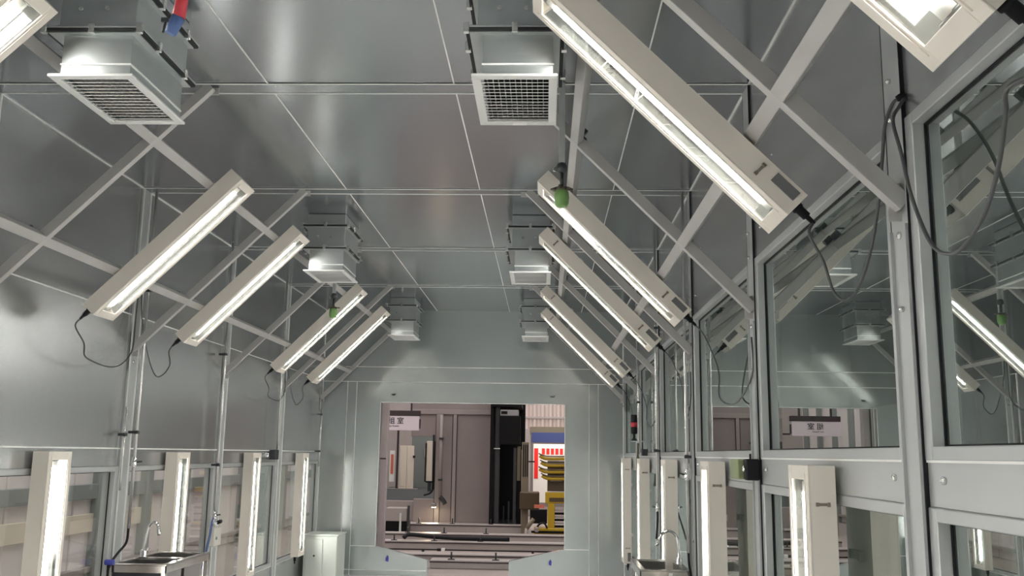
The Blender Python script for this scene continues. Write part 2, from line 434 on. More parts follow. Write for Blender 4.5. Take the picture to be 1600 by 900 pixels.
def make_lamp(name, M, label, group, gy, latches=True, clip=False, brackets=(-.30, .30)):
    e = empty(name, None, label, 'lamp', group, M=M)
    for k in ('housing', 'face_frame', 'reflector', 'light_tube', 'glass_cover'): link(k, LM[k], e)
    for sx in (-1, 1):
        o = link('tube_cap', LM['tube_cap'], e, (sx*(hx-.10) if sx == 1 else -(hx-.06), 0, -.036))
        o = link('tube_socket', LM['tube_socket'], e, (sx*(hx-.045), 0, -.055))
    for x in (-.49, .45):
        link('latch', LM['latch'], e, (x, hy, -.05))
    link('rating_plate', LM['rating_plate'], e, (hx-.075, hy, -.068))
    link('cable_gland', LM['cable_gland'], e, (hx, gy, -.055))
    for x in brackets: link('mount_bracket', LM['mount_bracket'], e, (x, 0, -LD))
    if clip: link('cover_clip', LM['cover_clip'], e, (-.08, 0, 0))
    return e
def cable(parent, pts, r=.0045, n=6, m='cable_grey', name='power_cable'):
    return MB().tube(smooth_path(pts, n), r, 6).build(name, m, parent)
LY = [1.78, 3.27, 5.84, 7.33, 9.90, 11.44, -.79, -2.28, -4.86, -6.35]
q2 = 1/math.sqrt(2)
def frame_m(d, n, o):
    y = n.cross(d)
    return Matrix(((d.x, y.x, n.x, o[0]), (d.y, y.y, n.y, o[1]), (d.z, y.z, n.z, o[2]+CZ), (0, 0, 0, 1)))
for i, y in enumerate(LY):
    # right
    d, n = Vector((q2, 0, -q2)), Vector((-q2, 0, -q2))
    e = make_lamp('sloped_lamp', frame_m(d, n, (.384, y, 1.269)), 'sloped tube lamp on the right frame, %s' % which(i), 'sloped lamps under the ceiling', .105, clip=(i == 1), brackets=(-.26, .54))
    g = Vector((.384, y, 1.269))+d*(hx+.08)-n*.055+Vector((0, -.105, 0))
    if i == 0:
        cable(e, [g, g+Vector((.045, -.005, -.06)), (1.0, 1.94, .80), (1.0, 1.965, .744), (1.0, 2.015, .644), (1.0, 2.089, .561), (1.0, 2.195, .511), (1.0, 2.285, .504), (1.0, 2.393, .556), (1.0, 2.497, .706), (1.005, 2.565, .857), (1.02, 2.65, .985), (1.06, 2.70, 1.05), (1.09, 2.73, 1.09)], .0055)
    elif i == 1:
        cable(e, [g, (.905, 3.15, .76), (.955, 3.17, .67), (.985, 3.17, .565), (1.02, 3.15, .53), (1.05, 3.12, .565), (1.06, 3.02, .66), (1.07, 2.95, .80), (1.075, 2.90, .95), (1.075, 2.86, 1.05), (1.08, 2.79, 1.10), (1.09, 2.74, 1.09)], .0055)
    else:
        yp = (min(MOD, key=lambda q: abs(q-y+.3))+.05) if i < 6 else y+.2
        cable(e, [g, g+Vector((.06, .0, -.08)), (1.05, y-.16, .52), (1.06, y-.12, .36), (1.07, (y+yp)/2-.05, .30), (1.072, yp, .42), (1.074, yp, .62)], .005)
    # left
    d, n = Vector((-q2, 0, -q2)), Vector((q2, 0, -q2))
    e = make_lamp('sloped_lamp', frame_m(d, n, (-2.411, y, 1.272)), 'sloped tube lamp on the left frame, %s' % which(i), 'sloped lamps under the ceiling', -.10, brackets=(-.26, .54))
    g = Vector((-2.411, y, 1.272))+d*(hx+.08)-n*.055+Vector((0, -.10, 0))
    yp = {0: 2.80, 1: 2.84, 2: 6.86, 3: 6.92, 4: 10.98, 5: 11.03}.get(i, y+.35)
    sgn = 1 if yp > y else -1
    cable(e, [g, g+Vector((-.03, .0, -.05)), (-2.96, y-.06+.05*sgn, .66), (-3.00, y+.12*sgn, .58), (-3.02, (y*.45+yp*.55), .56), (-3.06, yp-.12*sgn, .70), (-3.09, yp-.03*sgn, .95), (-3.10, yp, 1.18), (-3.105, yp, 1.3)], .005)
anchor = MB(); anchor.tube([(1.095, 2.735, 1.095), (1.075, 2.735, 1.093), (1.07, 2.735, 1.10)], [.012, .014, .008], 8)
tag(anchor.build('cable_grommet', 'black_rubber'), 'black cable grommet where two cables leave the right wall', 'grommet')

WY = [1.62, 3.67, 5.79, 7.81, 9.83, 11.87, -.42, -2.45, -4.48, -6.5]
for i, y in enumerate(WY):
    zc = -.005-hx-.02
    d = Vector((0, 0, -1)); 
    n = Vector((1, 0, 0)); e = make_lamp('wall_lamp', frame_m(d, n, (XL+LD+.024, y, zc)), 'upright tube lamp on the left wall, %s' % which(i), 'upright lamps on the walls', -.09)
    n = Vector((-1, 0, 0)); e = make_lamp('wall_lamp', frame_m(d, n, (XR-LD-.024, y, zc)), 'upright tube lamp on the right wall, %s' % which(i), 'upright lamps on the walls', .09)

# ------------------------------------------------------------------ ventilation outlets
VZ = 1.50
def vent(side, y, label, sticker=False):
    x0, x1 = (-2.055, -1.70) if side == 'left' else (-.31, .04)
    e = empty('vent_outlet', ((x0+x1)/2, y+.28, VZ), label, 'vent', 'ventilation outlets on the ceiling')
    y1 = y+.57
    bx('upper_duct', 'zinc_duct', e, x0+.02, x1-.01, y+.015, y1-.015, 1.715, H-.002, .003)
    for z in (1.895, 1.70):
        m = MB(); m.box(x0-.03, x1+.03, y-.02, y1+.02, z+.004, z+.012, .001); m.build('flange', 'zinc_duct', e)
        m = MB(); m.box(x0-.027, x1+.027, y-.017, y1+.017, z-.008, z+.004); m.build('gasket', 'duct_dark', e)
        m = MB(); m.box(x0-.010, x1+.010, y-.004, y1+.004, z-.014, z-.008, .001); m.build('flange', 'zinc_duct', e)
        for xx in (x0-.022, (x0+x1)/2, x1+.022):
            m = MB(); m.box(xx-.012, xx+.012, y-.026, y-.006, z-.022, z+.022, .002); m.build('flange_clip', 'steel_bolt', e)
        for yy in (y+.16, y1-.12):
            for xx in (x0-.028, x1+.028):
                m = MB(); m.box(xx-.012, xx+.012, yy-.012, yy+.012, z-.024, z+.02, .002); m.build('flange_clip', 'steel_bolt', e)
    m = MB(); t = .004
    a0, a1, b0, b1 = x0+.045, x1-.02, y+.02, y1-.02
    m.box(a0, a1, b0, b0+t, VZ+.012, 1.69).box(a0, a1, b1-t, b1, VZ+.012, 1.69).box(a0, a0+t, b0+t, b1-t, VZ+.012, 1.69).box(a1-t, a1, b0+t, b1-t, VZ+.012, 1.69)
    m.build('outlet_box', 'zinc_duct', e)
    m = MB(); m.box(a0-.004, a1+.004, b0-.005, b0, VZ+.055, VZ+.062).box(a1, a1+.005, b0, b1, VZ+.055, VZ+.062); m.build('outlet_seam', 'bright_aluminium', e)
    bx('damper_plate', 'duct_dark', e, a0+t, a1-t, b0+t, b1-t, VZ+.10, VZ+.105)
    m = MB(); w = .036
    m.box(x0, x1, y, y+w, VZ, VZ+.012, .002).box(x0, x1, y1-w, y1, VZ, VZ+.012, .002).box(x0, x0+w, y+w, y1-w, VZ, VZ+.012, .002).box(x1-w, x1, y+w, y1-w, VZ, VZ+.012, .002)
    m.build('grille_frame', 'grille_aluminium', e)
    ns = 14; pitch = (y1-y-2*w)/ns
    sm = MB(); R_ = Matrix.Rotation(math.radians(24), 4, 'X'); sm.box(-(x1-x0)/2+w, (x1-x0)/2-w, -.0135, .0135, -.0014, .0014, 0, R_); sme = sm.mesh('grille_slat', 'grille_aluminium')
    for k in range(ns):
        link('grille_slat', sme, e, ((0, (y+w+pitch*(k+.5))-(y+.28), .009)))
    sm = MB(); sm.box(-.0014, .0014, -(y1-y)/2+w, (y1-y)/2-w, -.008, .008); sme = sm.mesh('grille_bar', 'grille_aluminium')
    for k in range(1, 12):
        link('grille_bar', sme, e, (-(x1-x0)/2+w+(x1-x0-2*w)/12*k, .005, .030))
    for xx, zz in ((x0+.11, 1.80), (x0+.22, 1.80)):
        stud2 = MB(); stud2.tube([(xx, y+.015, zz), (xx, y+.004, zz)], .010, 8); stud2.build('screw', 'steel_bolt', e)
    if sticker: bx('sticker', 'sticker_white', e, x0+.15, x0+.215, y1-.03, y1-.004, VZ-.0015, VZ)
    return e
for i, y in enumerate((3.53, 7.63, 11.92)):
    w_ = ('nearest', 'middle', 'farthest')[i]
    vent('left', y, '%s galvanised duct outlet with grille on the left of the ceiling' % w_)
    vent('right', y, '%s galvanised duct outlet with grille on the right of the ceiling' % w_, sticker=(i < 2))

# ------------------------------------------------------------------ hanging detectors
def detector(x, y, z, label):
    """z is the underside of the green bell"""
    e = empty('hanging_detector', (x, y, z), label, 'detector', 'green detectors hanging from the ceiling')
    bx('drop_tube', 'frame_paint', e, x-.016, x+.016, y-.014, y+.014, z+.235, H-.002, .002)
    m = MB(); m.lathe([(.010, .25), (.024, .243), (.03, .225), (.029, .20), (.013, .192)], (x, y, z), 14); m.build('cap', 'iron_dark', e)
    m = MB(); m.tube([(x-.028, y, z+.222), (x-.045, y, z+.222), (x-.045, y, z+.202), (x-.03, y, z+.202)], .004, 6); m.build('eyelet', 'steel_bolt', e)
    m = MB(); m.tube([(x, y, z+.195), (x, y, z+.115)], .0105, 8); m.build('neck', 'iron_dark', e)
    m = MB(); m.lathe([(.015, .118), (.03, .112), (.034, .10), (.03, .092)], (x, y, z), 14)
    for k in range(6):
        a = k*math.pi/3+.3
        m.tube([(x+.026*math.cos(a), y+.026*math.sin(a), z+.105), (x+.062*math.cos(a), y+.062*math.sin(a), z+.10+.006*(-1)**k)], [.009, .006], 6)
    m.build('collar', 'detector_bronze', e)
    m = MB(); m.lathe([(.030, .095), (.037, .085), (.040, .055), (.036, .02), (.027, .004), (.010, 0)], (x, y, z), 18); m.build('bell', 'detector_green', e)
    return e
detector(.0795, 4.80, 1.297, 'green bell detector hanging from the ceiling beside the right sloped lamps')
detector(-2.078, 8.918, 1.281, 'green bell detector hanging from the ceiling beside the left sloped lamps')

# red and blue fitting at the near left vent
e = empty('hanging_fitting', (-1.33, 3.05, 1.43), 'red fitting with a blue tip hanging beside the nearest left vent', 'fitting')
m = MB(); m.tube([(-1.317, 3.05, H-.002), (-1.317, 3.05, 1.60)], .006, 6).tube([(-1.297, 3.05, H-.002), (-1.297, 3.05, 1.60)], .006, 6); m.build('hanger_pipe', 'pipe_zinc', e)
m = MB(); m.tube([(-1.305, 3.05, 1.62), (-1.31, 3.05, 1.60), (-1.32, 3.05, 1.515)], [.014, .020, .024], 12); m.build('sleeve', 'red_plastic', e)
m = MB(); m.tube([(-1.32, 3.05, 1.517), (-1.345, 3.05, 1.455)], [.024, .02], 12); m.build('tip', 'blue_plastic', e)
m = MB(); m.tube([(-1.365, 3.05, 1.50), (-1.372, 3.05, 1.46)], .004, 6).box(-1.38, -1.355, 3.045, 3.055, 1.50, 1.515); m.build('clip', 'iron_dark', e)

# ------------------------------------------------------------------ vertical pipes
def pipe(x, y, z0, z1, label, clamps=(), valve=None, tail=None, r=.012):
    e = empty('service_pipe', (x, y, z0), label, 'pipe', 'service pipes along the walls')
    MB().tube([(x, y, z0), (x, y, z1)], r, 10).build('tube', 'pipe_zinc', e)
    wx, s = (XL, 1) if x < -1 else (XR, -1)
    for z in clamps:
        m = MB(); m.box(min(wx+s*.021, x), max(wx+s*.021, x), y-.008, y+.008, z-.01, z+.01).box(x-.017, x+.017, y-.016, y+.016, z-.012, z+.012, .003); m.build('pipe_clamp', 'iron_dark', e)
    if valve:
        m = MB(); m.lathe([(.014, .04), (.019, .03), (.019, -.03), (.014, -.04)], (x, y, valve), 10); m.build('valve_body', 'chrome', e)
        m = MB(); m.tube([(x, y, valve), (x, y+.03, valve)], .006, 6).box(x-.006, x+.006, y+.028, y+.036, valve-.012, valve+.012); m.tube([(x, y+.032, valve), (x+s*.045, y+.034, valve+.006)], .008, 6); m.build('valve_lever', 'iron_dark', e)
    if tail: cable(e, tail, .009, 5, 'black_rubber', 'hose')
    return e
pipe(-3.06, 6.946, -.58, H-.004, 'zinc water pipe on the left wall running down to the sink', (.12, 1.2), -.10, [(-3.06, 6.946, -.58), (-3.06, 6.93, -.68), (-3.075, 6.83, -.75), (-3.09, 6.75, -.83), (-3.09, 6.74, -.95)])
m = MB(); m.tube([(-3.12, 6.75, -.80), (-3.06, 6.75, -.80)], .02, 8); tag(m.build('tape_wrap', 'blue_tape'), 'blue tape wrapped at the near corner of the left sink', 'tape')
pipe(-3.075, 6.78, -.30, .30, 'short zinc conduit beside the water pipe on the left wall', (.10,), None, None, .008)
pipe(-3.06, 8.76, -.58, H-.004, 'zinc air pipe on the left wall above the beige regulator', (-.14, .9), -.60)
pipe(-3.06, 10.70, .02, H-.004, 'zinc conduit on the left wall ending at a dark junction box', (1.0,))
pipe(-3.06, 12.72, -.2, .70, 'short zinc conduit near the far left corner', (0.0, .5))
pipe(1.04, 6.95, -.68, H-.004, 'zinc water pipe on the right wall behind the sink tap', (.0, 1.1), -.13, [(1.04, 6.95, -.68), (1.045, 6.965, -.76), (1.065, 6.985, -.88), (1.07, 6.99, -1.0)])
pipe(1.04, 8.78, -.42, H-.004, 'zinc pipe on the right wall with a hose and valve', (.05, 1.2), -.46, [(1.04, 8.78, -.5), (1.03, 8.70, -.56), (1.01, 8.6, -.66), (1.0, 8.55, -.72)])
pipe(1.055, 10.62, .02, 1.3, 'zinc conduit on the right wall near the signal tower', (.6,))

# beige regulator on the second left pipe
e = empty('air_regulator', (-3.03, 8.72, -.86), 'beige air regulator with blue hoses below the second left pipe', 'regulator')
bx('body', 'beige_plastic', e, -3.07, -2.995, 8.62, 8.80, -.87, -.70, .008)
m = MB(); m.lathe([(.018, .05), (.022, .03), (.022, 0)], (-3.03, 8.71, -.70), 10); m.build('stem', 'chrome', e)
m = MB(); m.tube([(-3.03, 8.78, -.665), (-3.03, 8.86, -.66)], .018, 10); m.build('knob', 'black_rubber', e)
bx('gauge', 'label_grey', e, -2.996, -2.99, 8.655, 8.685, -.81, -.785, .002)
for k in range(2):
    cable(e, [(-3.06, 8.74, -.62), (-3.04, 8.66-.02*k, -.66), (-3.02, 8.58-.03*k, -.76), (-3.03, 8.54-.03*k, -.90), (-3.06, 8.53, -1.05)], .006, 5, 'blue_plastic', 'hose')

# ------------------------------------------------------------------ sinks
def sink(name, x0, x1, y0, y1, tap, label):
    zt = -.812
    e = empty(name, ((x0+x1)/2, (y0+y1)/2, FL), label, 'sink', 'stainless sinks')
    n = 2 if tap == 'left' else 1
    m = MB(); r = .045
    m.box(x0, x1, y0, y0+r, zt-.012, zt, .003).box(x0, x1, y1-r, y1, zt-.012, zt, .003).box(x0, x0+r, y0+r, y1-r, zt-.012, zt, .003).box(x1-r, x1, y0+r, y1-r, zt-.012, zt, .003)
    if n == 2: m.box(x0+r, x1-r, (y0+y1)/2-.03, (y0+y1)/2+.03, zt-.012, zt, .003)
    m.build('rim', 'stainless', e)
    m = MB(); m.box(x0, x1, y0, y0+.008, zt-.06, zt-.012).box(x0, x0+.008, y0, y1, zt-.06, zt-.012).box(x1-.008, x1, y0, y1, zt-.06, zt-.012).box(x0, x1, y1-.008, y1, zt-.06, zt-.012); m.build('apron', 'stainless', e)
    cells = [(y0+r, y1-r)] if n == 1 else [(y0+r, (y0+y1)/2-.03), ((y0+y1)/2+.03, y1-r)]
    for a, b in cells:
        m = MB(); t = .003; d = .22
        m.box(x0+r, x1-r, a, b, zt-d-t, zt-d).box(x0+r, x0+r+t, a, b, zt-d, zt-.012).box(x1-r-t, x1-r, a, b, zt-d, zt-.012).box(x0+r+t, x1-r-t, a, a+t, zt-d, zt-.012).box(x0+r+t, x1-r-t, b-t, b, zt-d, zt-.012)
        bo = m.build('basin', 'sink_inside', e)
        m = MB(); m.lathe([(.022, .004), (.028, .002), (.028, 0)], ((x0+x1)/2, (a+b)/2, zt-d), 12); m.build('drain', 'chrome', bo)
    for xx in (x0+.02, x1-.02):
        for yy in (y0+.02, y1-.02):
            m = MB(); m.box(xx-.018, xx+.018, yy-.018, yy+.018, FL+.02, zt-.012, .003); lg = m.build('leg', 'stainless', e)
            m = MB(); m.lathe([(.012, .03), (.02, .01), (.02, 0)], (xx, yy, FL), 10); m.build('foot', 'black_rubber', lg)
    bx('shade_panel', 'sink_shade', e, x0+.04, x1-.04, y0+.012, y0+.016, FL+.5, zt-.06)  # dark sheet imitating the shade under the sink
    for xx in (x0+.02, x1-.02): bx('stretcher', 'stainless', e, xx-.01, xx+.01, y0+.03, y1-.03, zt-.36, zt-.34)
    if n == 1: bx('sticker', 'sticker_white', e, (x0+x1)/2+.02, (x0+x1)/2+.05, y0-.0015, y0, zt-.05, zt-.02)
    return e
def tap(pts, base, label):
    e = empty('sink_tap', base, label, 'tap', 'chrome gooseneck taps')
    MB().tube(smooth_path(pts, 6), .011, 10).build('spout', 'chrome', e)
    m = MB(); m.lathe([(.014, .06), (.024, .05), (.024, .01), (.032, 0)], base, 12); m.build('tap_base', 'chrome', e)
    p = Vector(pts[-1]); q = Vector(pts[-2]); dd = (p-q).normalized()
    m = MB(); m.tube([p-dd*.01, p+dd*.03], [.014, .013], 10); m.build('nozzle', 'chrome', e)
    b = Vector(base); m = MB(); m.tube([b+Vector((0, .02, .035)), b+Vector((.0, .06, .045)), b+Vector((0, .09, .06))], [.009, .008, .010], 8); m.build('lever', 'chrome', e)
    return e
sink('utility_sink', -3.12, -2.69, 6.78, 7.66, 'left', 'stainless steel double sink on legs below the left windows')
tap([(-3.04, 7.20, -.78), (-3.035, 7.20, -.70), (-3.02, 7.20, -.60), (-2.99, 7.20, -.555), (-2.95, 7.20, -.565), (-2.935, 7.20, -.62)], (-3.04, 7.20, -.812), 'chrome gooseneck tap on the left double sink')
sink('utility_sink', .70, 1.072, 7.03, 7.78, 'right', 'stainless steel single sink on legs below the right windows')
tap([(1.035, 7.40, -.78), (1.035, 7.40, -.70), (1.02, 7.40, -.61), (.97, 7.40, -.565), (.91, 7.40, -.585), (.875, 7.40, -.65)], (1.035, 7.40, -.812), 'chrome gooseneck tap on the right single sink')

# ------------------------------------------------------------------ small wall items
e = empty('signal_tower', (.985, 10.40, .16), 'black and red signal tower light on the right wall near the end', 'signal light')
P0 = (.985, 10.40, .165)
m = MB(); m.lathe([(.012, .075), (.012, .035), (.03, .012), (.036, 0)], P0, 14); m.build('stand', 'black_rubber', e)
m = MB(); m.lathe([(.034, .15), (.036, .14), (.036, .08), (.02, .072)], P0, 16); m.build('lower_body', 'black_rubber', e)
m = MB(); m.lathe([(.037, .20), (.037, .15)], P0, 16); m.build('red_lens', 'red_plastic', e)
m = MB(); m.lathe([(.030, .285), (.035, .28), (.036, .20)], P0, 16); m.build('upper_body', 'black_rubber', e)
m = MB(); m.box(.95, XR, 10.36, 10.44, .155, .165).box(XR-.006, XR, 10.36, 10.44, .08, .165); m.build('bracket', 'frame_paint', e)
bx('junction_box', 'iron_dark', e, 1.03, XR, 10.02, 10.12, .005, .075, .004)
e = empty('cable_bundle_bracket', (1.02, 10.45, -.25), 'brown cable bundle with fittings hanging below the signal tower', 'cables')
for k in range(3):
    cable(e, [(1.03, 10.42+.04*k, .14), (1.03, 10.46+.03*k, .04), (1.02+.01*k, 10.44, -.06), (1.04, 10.47, -.2), (1.05, 10.45+.03*k, -.32)], .010, 5, 'detector_bronze', 'cable')
bx('clamp', 'iron_dark', e, 1.02, XR, 10.40, 10.52, -.10, -.07, .003)

e = empty('switch_box', (1.06, 4.90, -.11), 'olive green switch box with a black front on the right wall post', 'switch')
bx('body', 'olive_plastic', e, .985, 1.083, 4.862, 5.06, -.108, -.008, .005)
bx('front', 'black_rubber', e, 1.012, 1.083, 4.79, 4.862, -.112, -.006, .008)
m = MB(); m.tube([(1.045, 4.84, -.008), (1.045, 4.84, .02)], .005, 6); m.build('antenna', 'black_rubber', e)
stud(e, 1.012, 4.82, -.055, -1, .016, 'button', 'steel_bolt'); bx('lamp_dot', 'red_plastic', e, 1.02, 1.04, 5.06, 5.066, -.09, -.075)
e = empty('junction_box', (-3.10, 10.72, -.09), 'dark junction box at the foot of the third left conduit', 'junction box')
bx('body', 'iron_dark', e, -3.13, -3.05, 10.62, 10.74, -.10, .01, .006)
for yy in (10.52, 10.86):
    m = MB(); m.tube([(-3.142, yy, -.05), (-3.10, yy, -.05)], [.03, .02], 10); m.build('cap', 'chrome', e)
e = empty('wall_socket', (1.09, 8.9, -.06), 'small grey pipe fitting on the right band', 'fitting')
m = MB(); m.tube([(1.083, 7.12, -.03), (1.05, 7.12, -.03)], .02, 10); m.build('fitting', 'socket_grey', e)
bx('plate', 'socket_grey', e, 1.08, 1.083, 7.06, 7.2, -.08, .02)

# grey metal box at the far left
e = empty('metal_cabinet', (-2.86, 12.35, FL), 'pale grey metal cabinet standing in the far left corner', 'cabinet')
bx('body', 'cabinet_grey', e, -3.09, -2.655, 12.25, 12.75, FL, -1.075, .008)
bx('door', 'cabinet_grey', e, -3.06, -2.84, 12.235, 12.25, FL+.06, -1.11, .005)
bx('lid', 'cabinet_grey', e, -3.10, -2.64, 12.24, 12.76, -1.075, -1.055, .006)
stud3 = MB(); stud3.tube([(-2.945, 12.235, -1.32), (-2.945, 12.225, -1.32)], .012, 8); stud3.build('lock', 'black_rubber', e)

#HALL
# ------------------------------------------------------------------ the hall outside the booth
def structure(name, label, material, x0, x1, y0, y1, z0, z1):
    return tag(bx(name, material, None, x0, x1, y0, y1, z0, z1), label, kind='structure')
structure('floor_hall_end', 'concrete hall floor beyond the portal', 'hall_concrete', -7, 5, YE+.10, 31, FL-.1, FL-.002)
structure('floor_hall_left', 'concrete hall floor left of the booth', 'hall_concrete', -7, XL-.09, -9, YE+.10, FL-.1, FL-.002)
structure('floor_hall_right', 'concrete hall floor right of the booth', 'hall_concrete', XR+.09, 5, -9, YE+.10, FL-.1, FL-.002)
structure('wall_hall_back', 'far grey wall of the hall', 'hall_panel', -7, 5, 30.9, 31, FL, 5)
structure('wall_hall_near', 'hall wall at the near end', 'hall_panel', -7, 5, -9.1, -9, FL, 5)

# pink panelled wall seen through the left windows
wl = empty('wall_hall_left', (-5.65, 12, FL), kind='structure', label='pinkish panelled hall wall beyond the left windows')
y = -8.9; k = 0
while y < 30:
    bx('wall_panel', 'hall_pink', wl, -5.75-.02*(k % 2), -5.65-.02*(k % 2), y, y+.72, FL, 3.0, .01)
    y += .72; k += 1
for k in range(27):
    bx('wall_post', 'hall_beam', wl, -5.65, -5.55, -7.92+1.4*k, -7.70+1.4*k, FL, 3.0, .005)
bx('wall_beam', 'hall_beam', wl, -5.65, -5.57, -8.9, 30, -.62, -.44, .005)
bx('wall_stripe', 'hall_ochre', wl, -5.65, -5.60, 4, 13.5, -1.02, -.80, .005)
bx('wall_beam', 'hall_trim', wl, -5.65, -5.57, -8.9, 30, -1.50, -1.44, .005)

# corridor to the right of the booth
wr = empty('wall_hall_right', (4.4, 8, FL), kind='structure', label='dark corridor wall beyond the right windows')
for k in range(17):
    bx('wall_panel', 'corridor_dark', wr, 4.4, 4.5, -2+1.95*k, -2+1.95*(k+1), FL, 5, .01)
    bx('wall_post', 'machine_grey', wr, 4.36, 4.4, -2+1.95*k-.04, -2+1.95*k+.04, FL, 5)
d1 = empty('corridor_door', (2.25, 6.4, FL), 'pale grey door with a barred peephole window outside the right wall', 'door')
bx('door_leaf', 'corridor_pale', d1, 2.22, 2.28, 5.65, 6.22, FL, .35, .004); bx('door_leaf', 'corridor_pale', d1, 2.22, 2.28, 6.52, 7.10, FL, .35, .004)
bx('door_rail', 'corridor_pale', d1, 2.22, 2.28, 6.22, 6.52, FL, -.74, .004); bx('door_rail', 'corridor_pale', d1, 2.22, 2.28, 6.22, 6.52, -.30, .35, .004)
bx('window_back', 'machine_grey', d1, 2.265, 2.275, 6.22, 6.52, -.74, -.30)
for yy in (6.29, 6.37, 6.45): bx('bar', 'chrome', d1, 2.235, 2.245, yy-.008, yy+.008, -.74, -.30)
bx('bar', 'chrome', d1, 2.232, 2.248, 6.22, 6.52, -.56, -.545); bx('bar', 'chrome', d1, 2.232, 2.248, 6.22, 6.52, -.345, -.33)
bx('frame_post', 'machine_grey', d1, 2.2, 2.3, 7.10, 7.5, FL, .4, .01)
c1 = empty('reflection_trolley', (2.2, 8.9, FL), 'made-up yellow trolley in place of a yellow reflection in the right windows', 'trolley')  # added so its yellow stands in for a reflection in the glass
for z in (-1.42, -1.0): bx('shelf', 'yellow_paint', c1, 1.9, 2.5, 8.45, 9.35, z-.1, z, .01)
for xx in (1.92, 2.46):
    for yy in (8.47, 9.31): bx('post', 'machine_grey', c1, xx, xx+.03, yy, yy+.03, FL, -.72)
bx('push_bar', 'yellow_paint', c1, 1.92, 2.49, 8.47, 8.50, -.76, -.72)

# portal post of the next cabin
p = empty('cabin_post', (-2.34, 13.65, FL), 'pinkish steel post just behind the left edge of the portal', 'post')
bx('column', 'hall_post', p, -2.38, -2.28, 13.58, 13.70, FL, 1.6, .006)
bx('edge_strip', 'sign_dark', p, -2.395, -2.383, 13.56, 13.70, FL, 1.6)
bx('edge_strip', 'bright_aluminium', p, -2.42, -2.40, 13.60, 13.66, FL, 1.6)
bx('joint', 'sign_dark', p, -2.40, -2.29, 13.575, 13.58, -.10, -.08)

# sign box
s = empty('room_sign', (-2.7, 18, .46), 'white hanging room sign with black characters under a dark box', 'sign')
bx('sign_box', 'sign_dark', s, -3.35, -2.41, 18.0, 18.12, .70, .80, .004)
bx('sign_panel', 'sign_face', s, -3.35, -2.42, 18.01, 18.06, .42, .70, .004)
bx('sign_edge', 'sign_dark', s, -2.42, -2.40, 18.0, 18.07, .46, .64)
def lettering(txt, size, x, y, z, parent, m, bold=0.0):
    cu = bpy.data.curves.new('lettering', 'FONT'); cu.body = txt; cu.size = size; cu.extrude = .001; cu.offset = bold
    o = bpy.data.objects.new('lettering', cu); C.objects.link(o)
    dg = bpy.context.evaluated_depsgraph_get(); me = bpy.data.meshes.new_from_object(o.evaluated_get(dg)); bpy.data.objects.remove(o)
    me.transform(Matrix.Rotation(math.pi/2, 4, 'X')); me.materials.clear(); me.materials.append(MATS[m])
    q = link('lettering', me, parent); q.location = wmat(parent).inverted() @ Vector((x, y, z+CZ)); return q
lettering('组 室', .135, -3.03, 18.008, .555, s, 'ink_black', 0)
lettering('组 室', .135, -3.024, 18.007, .557, s, 'ink_black', 0)
lettering('tion Room', .05, -3.03, 18.008, .49, s, 'ink_black', 0)
for xx in (-3.2, -2.6):
    bx('hanger', 'sign_dark', s, xx, xx+.03, 18.03, 18.08, .80, 1.7)
structure('trim_sign_beam', 'pinkish overhead beam above the room sign', 'hall_panel', -4.2, -1.16, 18.1, 18.3, 1.0, 3.5)

# partition
wp = empty('wall_partition', (-1.8, 21, FL), kind='structure', label='grey pink partition of flat panels beyond the portal')
bx('wall_panel', 'hall_panel', wp, -3.0, -2.43, 21.0, 21.08, .36, .86, .006); bx('wall_panel', 'hall_panel', wp, -2.9, -2.43, 21.0, 21.08, FL+.15, -1.0, .006)
for a, b in ((-2.32, -2.05), (-1.97, -1.17)): bx('wall_panel', 'hall_panel', wp, a, b, 21.0, 21.08, FL+.15, .86, .006)
bx('wall_panel', 'hall_panel', wp, -3.0, -1.17, 21.0, 21.08, .97, 4, .006)
for a, b in ((-2.43, -2.32), (-2.05, -1.97), (-1.20, -1.14)): bx('wall_post', 'hall_trim', wp, a, b, 20.96, 21.08, FL, .86, .006)
bx('wall_rail', 'hall_trim', wp, -3.0, -1.17, 20.96, 21.08, .86, .97, .006)
for a in (-2.435, -2.06, -1.965): bx('wall_groove', 'sign_dark', wp, a-.008, a+.008, 20.985, 21.0, FL+.15, .86)
bx('kick_plate', 'hall_trim', wp, -3.4, -1.17, 20.9, 21.08, FL, FL+.15, .006)
pp = empty('conduit_pipe', (-2.28, 20.9, -1.15), 'grey conduit running down the partition to a small fitting', 'pipe')
MB().tube([(-2.30, 20.85, .85), (-2.29, 20.85, -.95)], .035, 8).build('tube', 'hall_trim', pp)
bx('pipe_clamp', 'machine_grey', pp, -2.34, -2.25, 20.80, 20.965, .3, .34); bx('pipe_clamp', 'machine_grey', pp, -2.34, -2.25, 20.80, 20.895, -.6, -.56)
MB().tube(smooth_path([(-2.29, 20.84, -.95), (-2.22, 20.84, -1.02), (-2.17, 20.84, -1.10)], 4), .05, 8).build('elbow', 'machine_grey', pp)
bk = empty('black_edge_frame', (-2.65, 20.9, -.9), 'black rubber edge of the opening beside the partition', 'edge trim')
MB().tube([(-2.475, 20.94, .40), (-2.465, 20.94, -.80)], .026, 6).build('edge', 'black_rubber', bk)
MB().tube(smooth_path([(-2.465, 20.94, -.78), (-2.52, 20.92, -.87), (-2.66, 20.9, -.92)], 4), .022, 6).build('lip', 'black_rubber', bk)

